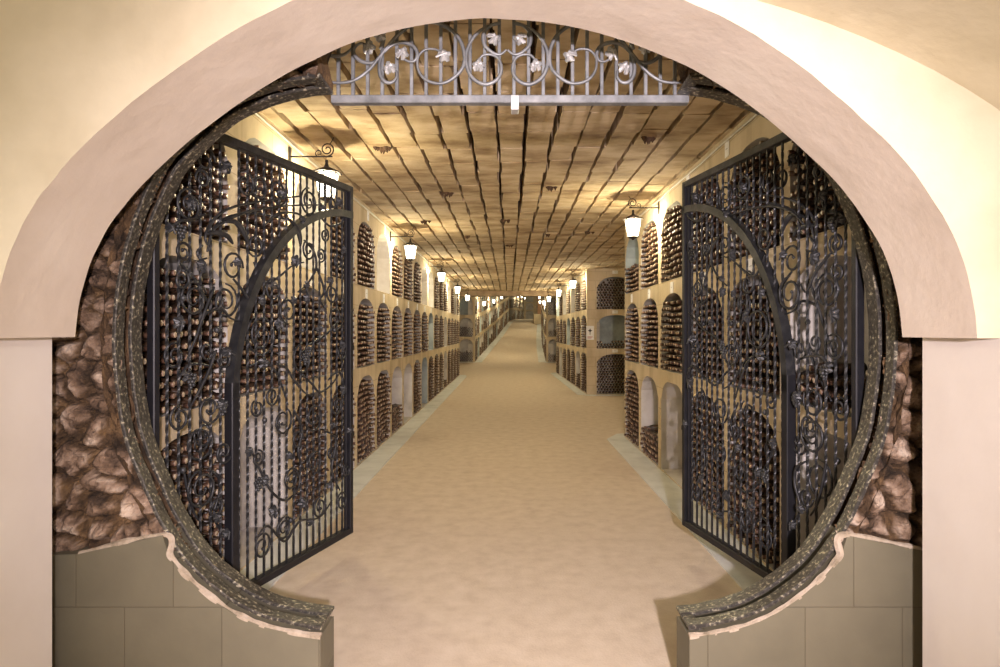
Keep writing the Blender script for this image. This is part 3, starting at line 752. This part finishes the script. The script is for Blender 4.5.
# long stems and sweeps
for pts in [((205, 245), (203, 238), (206, 228), (217, 214), (235, 206), (262, 201), (300, 196)), ((205, 252), (210, 232), (222, 222), (245, 212), (285, 206), (318, 205)),
            ((212, 232), (226, 219), (250, 213), (275, 216), (298, 222)), ((205, 245), (200, 252), (203, 259), (209, 258)), ((166, 230), (178, 221), (190, 220), (203, 214)),
            ((181, 262), (190, 271), (200, 283), (209, 300), (216, 292)), ((212, 287), (203, 310), (194, 336), (184, 361)), ((214, 350), (206, 372), (196, 392), (186, 410)),
            ((199, 325), (203, 314), (219, 309), (228, 318), (240, 322)), ((182, 378), (190, 366), (200, 364), (212, 366)), ((231, 279), (240, 290), (246, 300), (247, 312)),
            ((256, 262), (262, 276), (270, 283), (282, 276), (294, 266), (306, 262)), ((306, 240), (316, 252), (318, 268), (310, 283), (300, 292)),
            ((274, 364), (284, 368), (292, 380), (302, 392), (310, 396)), ((300, 374), (310, 384), (318, 392), (330, 384), (338, 372)), ((252, 366), (266, 362), (278, 372), (286, 392), (290, 405)),
            ((318, 266), (326, 290), (322, 300), (328, 310)), ((250, 452), (258, 470), (270, 492), (284, 500), (296, 488), (298, 474)), ((256, 535), (266, 526), (282, 541), (292, 528), (300, 520), (318, 517), (330, 500)),
            ((310, 345), (326, 336), (336, 326), (344, 318)), ((330, 380), (340, 372), (346, 384), (344, 398)), ((292, 410), (300, 430), (296, 452), (302, 470)), ((322, 430), (334, 440), (330, 470), (338, 490)),
            ((186, 470), (190, 490), (196, 512), (204, 524)), ((210, 470), (220, 476), (222, 492), (216, 515), (222, 530)), ((262, 226), (276, 214), (296, 214), (306, 224)), ((322, 216), (332, 226), (344, 222), (346, 212))]:
    scroll(gp(*pts), r=.0075, y=random.choice((-.016, .016)), end=False, name='stem')
# thick curled branches
for pts in [((222, 222), (232, 222), (240, 231), (245, 243)), ((285, 218), (293, 226), (297, 236), (298, 246)), ((204, 234), (214, 233), (224, 236), (230, 244))]:
    q_ = gp(*pts); w = MB(); w.tube([(a, -.02, b_) for a, b_ in q_], [.006 + .012 * math.sin(PI * i / (len(q_) - 1)) for i in range(len(q_))], 6); w.build('branch', M['iron'], gate, True)
for x, y, rt, s_ in [(223, 167, .4, .052), (187, 204, 0, .044), (166, 228, -.5, .036), (197.5, 266, .3, .052), (233, 262, -.4, .036), (279, 194, .3, .044), (335, 202, .2, .044), (299, 220, 1, .036), (318, 207, 2, .036),
                    (292, 261, .2, .052), (340, 250, -.5, .044), (327, 281, .5, .044), (175, 323, .3, .052), (223, 352, -1, .044), (181, 376, 1.5, .044), (217, 405, .6, .044), (276, 324, -.3, .052), (303, 298, .2, .044),
                    (316, 329, 1, .044), (339, 345, -.4, .052), (260, 363, 1.5, .052), (270, 511, .4, .052), (299, 503, -.3, .052), (327, 485, .2, .044), (245, 451, 1, .044), (303, 285, 2, .036), (340, 389, .4, .052),
                    (262, 480, .2, .044), (213, 517, 1, .036), (222, 533, .3, .036), (329, 425, 1.2, .036), (285, 455, .5, .036), (346, 430, .5, .036), (307, 522, 1.4, .036), (290, 300, .7, .036), (258, 300, .3, .044)]:
    put_leaf(G(x, y), rt, s_)
for x, y in [(177, 232), (187, 380), (219, 407), (305, 352), (255, 483), (302, 358)]: put_grapes(G(x, y))
for x, y in [(180, 298), (180, 470), (262, 420), (300, 330), (332, 330), (214, 330), (288, 520), (338, 465)]:
    c = G(x, y); w = MB(); w.lathe([(-.018, .006), (-.01, .014), (0, .017), (.01, .014), (.018, .006)], (c[0], -.02, c[1]), 8); w.build('rosette', M['leaf_iron'], gate, True)
gate2 = copy_tree(gate)
gate2.location = (1.742, 3.17, .045); gate2.rotation_euler = (0, 0, math.atan2(1.866, -.357))
gate2['label'] = 'right black wrought iron gate leaf with vine scrolls, standing open against the right cellar wall'
# front-side ornaments of the right leaf must face the visitor as well
for o in kids(gate2):
    if o.name.split('.')[0] in ('vine_leaf', 'grape_cluster'):
        o.location.y = -o.location.y; o.rotation_euler.z += PI; o.rotation_euler.y = -o.rotation_euler.y

# ------------------------------------------------------------------ transom grille
YG = 3.15
gr = empty('transom_grille', (0, YG, 2.85))
tag(gr, 'grey iron transom grille with scrolls and leaves above the round gateway', 'grille')
def T(x, y): a = P(x, y, YG); return (a[0], a[1] - 2.85)
w = MB(); a = T(326, 105); b_ = T(690, 96); w.cbox((a[0] + .03, -.02, a[1] + .005), (b_[0] - .01, .03, b_[1]), .004); w.build('beam', M['grey_iron'], gr)
for i in range(25):
    x = 338.5 + 14.62 * (i)
    if x > 684: break
    c = T(x, 96); w = MB(); w.cbox((c[0] - .0085, -.0085, c[1]), (c[0] + .0085, .0085, .58), .002); w.build('picket', M['grey_iron'], gr)
w = MB(); a = T(511, 112); w.cbox((a[0], -.035, a[1]), (a[0] + .038, .035, a[1] + .07), .003); w.build('latch_keeper', M['silver'], gr)
def z2(x, y): return (330 + x / 2.938, y / 2.938)
MX = 507.0
def gscroll(pts, leaf=None, mirror=True, both=True):
    ps = [z2(*p) for p in pts]
    for mm in ((0, 1) if both else (0,)):
        q_ = [((2 * MX - x) if mm else x, y) for x, y in ps]
        cc = [(v.x, v.y) for v in catmull([(*T(*p), 0) for p in q_], 7)]
        scroll(cc, r=.0085, y=-.02, parent=gr, mat='grey_iron', end=False)
        if leaf:
            lx, ly = z2(leaf[0], leaf[1]); lx = 2 * MX - lx if mm else lx
            rt = leaf[2] * (-1 if mm else 1)
            put_leaf(T(lx, ly), rt, y=-.035, parent=gr, mesh=leafg)
leafg = leaf_mesh(.036).mesh('vine_leaf', M['silver'])
gscroll([(-5, 245), (35, 248), (75, 240), (115, 212), (150, 170), (195, 115), (240, 80), (285, 70), (330, 78), (370, 105), (393, 150), (392, 200), (362, 235), (325, 250), (285, 240), (262, 212), (260, 175), (280, 152), (310, 150), (330, 162)], (337, 172, 1.2))
gscroll([(158, 160), (148, 190), (150, 225), (165, 245), (185, 246), (198, 230), (196, 212)], (178, 207, -.3))
gscroll([(160, 160), (185, 138), (215, 130), (245, 140), (258, 162), (252, 182), (236, 186), (222, 180)], (215, 165, .5))
gscroll([(152, 175), (125, 190), (95, 185), (73, 165), (75, 145), (95, 132), (112, 142)], (118, 148, .3))
gscroll([(-20, 160), (10, 170), (45, 165), (70, 145)])
gscroll([(500, 75), (460, 85), (425, 112), (403, 155), (402, 195), (418, 232), (452, 252), (485, 243), (503, 215), (497, 180), (475, 166), (450, 168), (438, 182)], (437, 200, .1))
gscroll([(500, 72), (470, 82), (452, 105), (455, 138), (478, 160), (500, 165), (518, 152)], (481, 122, 1.4))
gscroll([(150, 150), (160, 120), (158, 95)], (150, 112, 2.2))

# ------------------------------------------------------------------ lanterns
def spiral3(c, r, a0, turns, sgn, rin=.2): return spiral(c, r, a0, turns, sgn, rin)
def make_lantern():
    """local: wall plate at x=0, arm along +x, lantern hangs at x=.34"""
    r = empty('wall_lantern', (0, 0, 0))
    X0 = .33
    w = MB(); w.cbox((0, -.03, -.08), (.012, .03, .08), .004); w.build('wall_plate', M['lamp_iron'], r)
    w = MB(); w.tube([(0, 0, 0), (.2, 0, 0), (X0 + .05, 0, 0)], .007, 6)
    s_ = spiral((X0 + .005, .062), .058, -PI / 2 + .1, 1.7, 1, .2); w.tube([(a, 0, b_) for a, b_ in s_], .006, 6, up=(0, 1, 0))
    s_ = spiral((X0 - .07, .03), .03, -PI / 2, 1.2, -1, .3); w.tube([(a, 0, b_) for a, b_ in s_], .005, 5)
    w.tube([(X0 + .03, 0, .11), (X0 + .055, 0, .15), (X0 + .06, 0, .17)], .005, 5)
    w.build('bracket', M['lamp_iron'], r, True)
    w = MB(); w.lathe([(-.035, .004), (-.03, .012), (-.045, .016), (-.06, .013), (-.085, .02), (-.095, .03)][::-1], (X0, 0, 0), 8); w.build('hanger', M['lamp_iron'], r, True)
    w = MB(); w.lathe([(-.15, .135), (-.142, .14), (-.13, .11), (-.105, .055), (-.09, .02)], (X0, 0, 0), 6); w.build('cap', M['lamp_iron'], r)
    zt, zb, rt, rb = -.152, -.37, .108, .068
    w = MB(); vs = []
    for z, rr in ((zt, rt), (zb, rb)):
        for j in range(6): a = PI / 3 * j + PI / 6; vs.append((X0 + rr * math.cos(a), rr * math.sin(a), z))
    w.add(vs, [(j, (j + 1) % 6, 6 + (j + 1) % 6, 6 + j) for j in range(6)]); w.build('glass', M['lit'], r)
    w = MB()
    for j in range(6):
        w.tube([Vector(vs[j]), Vector(vs[j + 6])], .0055, 5)
        w.tube([Vector(vs[j]), Vector(vs[(j + 1) % 6])], .006, 5); w.tube([Vector(vs[j + 6]), Vector(vs[(j + 1) % 6 + 6])], .006, 5)
    w.lathe([(-.41, .012), (-.395, .02), (-.385, .05), (-.372, .072), (-.368, .072)], (X0, 0, 0), 6); w.build('cage', M['lamp_iron'], r)
    w = MB(); w.lathe([(-.30, .012), (-.285, .026), (-.25, .034), (-.215, .026), (-.19, .014)], (X0, 0, 0), 10); w.build('bulb', M['bulb'], r, True)
    return r
lan = make_lantern(); first = [True]
LCOL = (1, .86, .56)
def place_lantern(x, y, z, rz, label, pw=26, wdir=None):
    o = lan if first[0] else copy_tree(lan); first[0] = False
    o.location = (x, y, z); o.rotation_euler = (0, 0, rz)
    tag(o, label, 'lantern', 'lit cellar wall lanterns')
    ld = bpy.data.lights.new('lantern_light', 'POINT'); ld.energy = pw; ld.color = LCOL; ld.shadow_soft_size = .07
    lo = bpy.data.objects.new('lantern_light', ld); COL.objects.link(lo)
    lo.location = (x + .33 * math.cos(rz), y + .33 * math.sin(rz), z - .25)
LZ = 3.29
ordl = ['nearest the gate', 'second from the gate', 'third from the gate', 'fourth from the gate', 'fifth, at the wall end']
for i in range(5):
    place_lantern(-1.94, 5.65 + 4.8 * i, LZ, 0, f'lit black lantern on a scroll bracket on the left wall, {ordl[i]}', 150)
for i, (yy_, xw) in enumerate([(8.1, 1.9), (17.9, 2.12), (22.0, 2.04), (26.2, 1.96)]):
    place_lantern(xw, yy_, LZ + .02, PI, 'lit black lantern on a scroll bracket on the right wall, ' + ['nearest the gate', 'beside the corner pier', 'midway from pier to beam', 'just before the ceiling beam'][i], 150)
far = [(-1.62, 33.2, 3.42, 0, 'lit lantern just past the ceiling beam on the left wall'), (-1.28, 40, 3.85, 0, 'lit lantern on the left wall halfway up the slope'), (-.86, 46, 4.42, 0, 'lit lantern on the left wall near the top of the slope'),
       (.62, 69, 5.75, 0, 'distant lit lantern, left one of the far cluster under the beam'), (1.15, 75, 6.0, 0, 'distant lit lantern in the middle of the far cluster'), (1.7, 82, 6.2, 0, 'distant lit lantern beside the dark far niches'),
       (2.75, 50, 4.25, PI, 'lit lantern low at the right side of the slope'), (3.02, 56.5, 4.95, PI, 'lit lantern above the stone block at the right of the slope'), (2.2, 34, 3.5, PI, 'lit lantern just past the ceiling beam on the right wall')]
for a in far: place_lantern(*a, 260)
# small light in the side gallery
place_lantern(7.2, 13.5, LZ, PI, 'lit lantern on the end wall of the right side gallery', 120)

# conduits at the corner of wall and ceiling
for sx_, (ya, yb), lb in ((-1.925, (3.3, 24.9), 'thin pale cable conduit along the top of the left wall'), (1.885, (3.3, 10.4), 'thin pale cable conduit along the top of the near right wall'), (0, (17.6, 26.4), 'thin pale cable conduit along the top of the right wall past the pier')):
    w = MB()
    if sx_: w.tube([(sx_, ya + (yb - ya) * t / 12, 3.40 + .006 * math.sin(t * 2.1)) for t in range(13)], .011, 6, up=(0, 0, 1))
    else: w.tube([(2.115 - .17 * t / 8, ya + (yb - ya) * t / 8, 3.40) for t in range(9)], .011, 6, up=(0, 0, 1))
    tag(w.build('cable_conduit', M['conduit'], None, True), lb, 'conduit')

# ------------------------------------------------------------------ number cards on the walls
cardm = {}
def card(x, y, z, face, label, wd=.085, h=.11, grp='number cards over the niches'):
    key = (wd, h)
    if key not in cardm:
        w = MB(); w.cbox((0, -wd / 2, -h / 2), (.006, wd / 2, h / 2), .001)
        w.box((.0062, -wd * .2, h * .02), (.0066, wd * .2, h * .05), 1)
        cardm[key] = w.mesh('number_card', [M['white'], M['ink']])
    o = bpy.data.objects.new('number_card', cardm[key]); COL.objects.link(o); o.location = (x, y, z); o.rotation_euler = (0, 0, face)
    tag(o, label, 'card', grp)
words_ = ['first', 'second', 'third', 'fourth', 'fifth', 'sixth', 'seventh', 'eighth', 'ninth', 'tenth', 'eleventh', 'twelfth']
for k in range(1, 11):
    y = 3.89 + 1.204 * k
    card(-1.94, y, 2.255, 0, f'small white number card between middle and upper niches, {words_[k]} column of the left wall', .12, .13)
for k in (0, 4, 5): card(-1.94, 3.89 + 1.204 * k + .1, 3.33, 0, f'small white number card under the ceiling, {words_[k]} column of the left wall', .10, .13)
for k in (1, 2, 3, 4, 5):
    card(1.9, 3.80 + 1.22 * k, 2.255, PI, f'small white number card between middle and upper niches, {words_[k]} column of the right wall', .12, .13)
for k in (1, 2): card(1.9, 3.80 + 1.22 * k + .55, 3.33, PI, f'small white number card under the ceiling, {words_[k]} column of the right wall', .10, .13)
for z, t in ((3.36, 'above the top niche'), (2.27, 'above the middle niche'), (1.205, 'above the bottom niche')):
    card(2.9, 17.5, z, -PI / 2, f'white number card {t} of the corner facing the visitor', .15, .09)
# sign on the pier
sg = empty('wall_sign', (2.215, 17.5, 1.70), -PI / 2); tag(sg, 'white upright sign with a black emblem on the stone corner pier', 'sign')
w = MB(); w.cbox((0, -.105, -.19), (.012, .105, .19), .003); w.build('board', M['white'], sg)
w = MB(); vs = []
for i in range(8):
    a = PI / 4 * i; r_ = .065 if i % 2 == 0 else .028; vs.append((.0135, r_ * math.cos(a), .06 + r_ * math.sin(a)))
w.add(vs, [tuple(range(8))]); w.box((.0125, -.008, -.06), (.0138, .008, .06)); w.build('emblem', M['ink'], sg)
w = MB(); w.box((.0125, -.07, -.12), (.0138, .07, -.105)); w.box((.0125, -.07, -.15), (.0138, .04, -.138)); w.build('caption', M['red'], sg)

# ------------------------------------------------------------------ dark clumps on the ceiling
cl = [(383, 147), (446, 193), (549, 187), (645, 138), (505, 220), (425, 221), (468, 236), (548, 234), (589, 232), (510, 245)]
desc = ['nearest the left lantern', 'left of centre, second from the gate', 'right of centre behind the transom', 'nearest the right wall, close to the gate', 'in the middle, halfway to the far lanterns', 'above the second left lantern', 'left of centre, far down the corridor', 'right of centre, far down the corridor', 'close to the right wall in the distance', 'in the middle, farthest down the corridor']
for i, (x, y) in enumerate(cl):
    Y = F * (CZ - CAMZ) / (CY - y); X = (x - CX) / F * Y
    w = MB(); rd = random.Random(i)
    for j in range(9):
        a = rd.uniform(0, 6.28); rr = rd.uniform(0, .05); px_, py_ = rr * math.cos(a) * 1.6, rr * math.sin(a) * .7; h = rd.uniform(.02, .055)
        w.lathe([(-h, .003), (-h * .6, rd.uniform(.008, .014)), (-h * .2, rd.uniform(.016, .03)), (.015, .03)], (px_, py_, 0), 7)
    o = w.build('mould_clump', M['clump']); o.location = (X, Y, CZ - .004)
    tag(o, f'dark ragged clump hanging from the ceiling, {desc[i]}', 'clump', 'dark clumps on the ceiling')

# ------------------------------------------------------------------ bottles
prof_b = [(.034, .0145), (.058, .0160), (.078, .0205), (.100, .031), (.122, .037), (.300, .037), (.306, .030)]
prof_c = [(.0, .0130), (.003, .0172), (.014, .0176), (.017, .0160), (.036, .0158)]
def tmpl(prof, n):
    vs = []
    for d, r in prof:
        for j in range(n): a = 2 * PI * j / n; vs.append((d, r * math.cos(a), r * math.sin(a)))
    k = len(prof)
    fs = [(i * n + j, i * n + (j + 1) % n, (i + 1) * n + (j + 1) % n, (i + 1) * n + j) for i in range(k - 1) for j in range(n)]
    return vs, fs, [tuple(range(n - 1, -1, -1)), tuple(range((k - 1) * n, k * n))]
def in_poly(x, y, poly):
    c = False; j = len(poly) - 1
    for i in range(len(poly)):
        if (poly[i][1] > y) != (poly[j][1] > y) and x < (poly[j][0] - poly[i][0]) * (y - poly[i][1]) / (poly[j][1] - poly[i][1]) + poly[i][0]: c = not c
        j = i
    return c
hole = [(CX + (x) * F / Y1, CY - (z - CAMZ) * F / Y1) for x, z in ringL] ; hole += [(CX + (2 * XC - x) * F / Y1, CY - (z - CAMZ) * F / Y1) for x, z in ringL[::-1]]
vis = []
for idx, (p, d, t, key) in enumerate(BOT):
    if p.y < 6.5 and p.y > 3.2:
        sx_, sy_ = CX + p.x * F / p.y, CY - (p.z - CAMZ) * F / p.y
        if in_poly(sx_, sy_, hole): vis.append((p.y, idx))
vis.sort(); near = set(i for _, i in vis[:300])
vs, fs, cp = tmpl(prof_b, 14); body = MB(); body.add(vs, fs + cp); bme = body.mesh('wine_bottle', M['glass'], True)
vs, fs, cp = tmpl(prof_c, 12); capb = MB(); capb.add(vs, fs + cp); capb.mi = [1 if i < 12 or i == len(fs) else 0 for i in range(len(fs) + 2)]; cme = capb.mesh('capsule', [M['cap'], M['tip']], True)
rowname = ['bottom', 'middle', 'top']
for idx in sorted(near):
    p, d, t, (wn, k, r) = BOT[idx]
    o = bpy.data.objects.new('wine_bottle', bme); COL.objects.link(o); o.location = p; o.rotation_euler = (random.uniform(-3, 3), random.uniform(-.03, .03), math.atan2(d.y, d.x) + random.uniform(-.05, .05))
    c = bpy.data.objects.new('capsule', cme); COL.objects.link(c); c.parent = o
    side = 'left' if wn == 'wall_left' else 'right'; kk = k if side == 'left' else 5 - k
    tag(o, f'dark wine bottle in the {rowname[r]} niche, {words_[kk]} column behind the {side} gate leaf', 'bottle', f'wine bottles in the {rowname[r]} niche, {words_[kk]} column of the {side} wall')
# the rest of the stacks as one mesh
V = []; Fq = []; MI = []; off = 0
def batch(items, n, pb, pc):
    global off
    for prof, mi in ((pb, 0), (pc, 1)):
        if not prof: continue
        vs, fs, cp = tmpl(prof, n); vs = np.array(vs); nv = len(vs)
        fq = np.array(fs); cpf = []
        P_ = np.array([p for p, *_ in items]); D_ = np.array([(d.x, d.y, 0) for _, d, *_ in items])
        yaw = rng.uniform(-.05, .05, len(items)); c, s_ = np.cos(yaw), np.sin(yaw)
        D2 = np.stack([D_[:, 0] * c - D_[:, 1] * s_, D_[:, 0] * s_ + D_[:, 1] * c, rng.uniform(-.03, .03, len(items))], 1)
        T_ = np.stack([-D2[:, 1], D2[:, 0], np.zeros(len(items))], 1)
        Z_ = np.array([0, 0, 1.0])
        W = P_[:, None, :] + vs[None, :, 0:1] * D2[:, None, :] + vs[None, :, 1:2] * T_[:, None, :] + vs[None, :, 2:3] * Z_
        V.append(W.reshape(-1, 3))
        base = off + np.arange(len(items)) * nv
        Fq.append((fq[None] + base[:, None, None]).reshape(-1, 4)); mia = np.full(len(fq), mi)
        if mi == 1: mia[:n] = 2
        MI.append(np.tile(mia, len(items)))
        off += len(items) * nv
rest = [b_ for i, b_ in enumerate(BOT) if i not in near]
A_ = [b_ for b_ in rest if b_[0].y < 11]; B_ = [b_ for b_ in rest if 11 <= b_[0].y < 27]; C_ = [b_ for b_ in rest if b_[0].y >= 27]
batch(A_, 8, [(.034, .0145), (.07, .018), (.095, .029), (.12, .037), (.3, .037)], [(.0, .001), (.001, .0172), (.016, .0175), (.036, .016)])
batch(B_, 6, [(.034, .0145), (.075, .019), (.12, .038)], [(.0, .001), (.001, .0175), (.036, .016)])
batch(C_, 5, [(.036, .016), (.12, .038)], [(.0, .001), (.001, .018), (.05, .015)])
V = np.concatenate(V); Fq = np.concatenate(Fq); MI = np.concatenate(MI)
me = bpy.data.meshes.new('stacked_wine_bottles'); me.vertices.add(len(V)); me.vertices.foreach_set('co', V.ravel().astype(np.float32))
me.loops.add(len(Fq) * 4); me.loops.foreach_set('vertex_index', Fq.ravel().astype(np.int32))
me.polygons.add(len(Fq)); me.polygons.foreach_set('loop_start', (np.arange(len(Fq)) * 4).astype(np.int32))
me.polygons.foreach_set('material_index', MI.astype(np.int32)); me.polygons.foreach_set('use_smooth', np.ones(len(Fq), bool))
me.materials.append(M['glass']); me.materials.append(M['cap']); me.materials.append(M['tip']); me.update(calc_edges=True); me.validate()
o = bpy.data.objects.new('stacked_wine_bottles', me); COL.objects.link(o)
tag(o, 'dusty wine bottles stacked neck outward in the arched niches down the whole cellar', 'bottles', kind='stuff')
print('BOTTLES', len(BOT), 'near', len(near), 'visible<6.5', len(vis))

# ------------------------------------------------------------------ near room: corner lamps, plus an added fill and key spot
def point(name, loc, e, col, r=.12):
    ld = bpy.data.lights.new(name, 'POINT'); ld.energy = e; ld.color = col; ld.shadow_soft_size = r
    o = bpy.data.objects.new(name, ld); COL.objects.link(o); o.location = loc; return o
point('near_room_fill', (.2, -1.2, 2.5), 122, (1, .93, .87), .12)  # unseen fill, added to brighten the jambs and the arch
ld = bpy.data.lights.new('added_key_spot', 'SPOT'); ld.energy = 1550; ld.color = (1, .85, .89); ld.shadow_soft_size = .05; ld.spot_size = math.radians(74); ld.spot_blend = .9  # added camera-side key; cone brightens the corridor and spares the soffit
o = bpy.data.objects.new('added_key_spot', ld); COL.objects.link(o); o.location = (.35, -.9, 1.98)
o.rotation_euler = (Vector((0, 5, 1.35)) - Vector(o.location)).to_track_quat('-Z', 'Y').to_euler()
point('left_corner_lamp', (-2.2, 1.7, 1.92), 6, (1, .94, .85), .15)
point('right_corner_lamp', (2.05, 1.65, 1.92), 4.2, (1, .94, .85), .15)

wd = bpy.data.worlds.new('world'); S.world = wd; wd.use_nodes = True
wd.node_tree.nodes['Background'].inputs[0].default_value = (.02, .018, .015, 1)

# ------------------------------------------------------------------ camera
cd = bpy.data.cameras.new('camera'); cam = bpy.data.objects.new('camera', cd); COL.objects.link(cam)
cam.location = (0, 0, CAMZ); cam.rotation_euler = (PI / 2, 0, 0)
cd.sensor_width = 36; cd.lens = F / 1000 * 36; cd.shift_x = -(CX - 500) / 1000; cd.shift_y = -(333.5 - CY) / 1000
cd.clip_start = .05; cd.clip_end = 300
S.camera = cam
vs_ = S.view_settings; S.display_settings.display_device = 'sRGB'
vs_.view_transform = 'Standard'; vs_.look = 'None'; vs_.gamma = 1; vs_.exposure = 0; vs_.use_curve_mapping = False
S.cycles.use_denoising = True
S.cycles.max_bounces = 10; S.cycles.diffuse_bounces = 5; S.cycles.transparent_max_bounces = 12
S.cycles.sample_clamp_indirect = 6
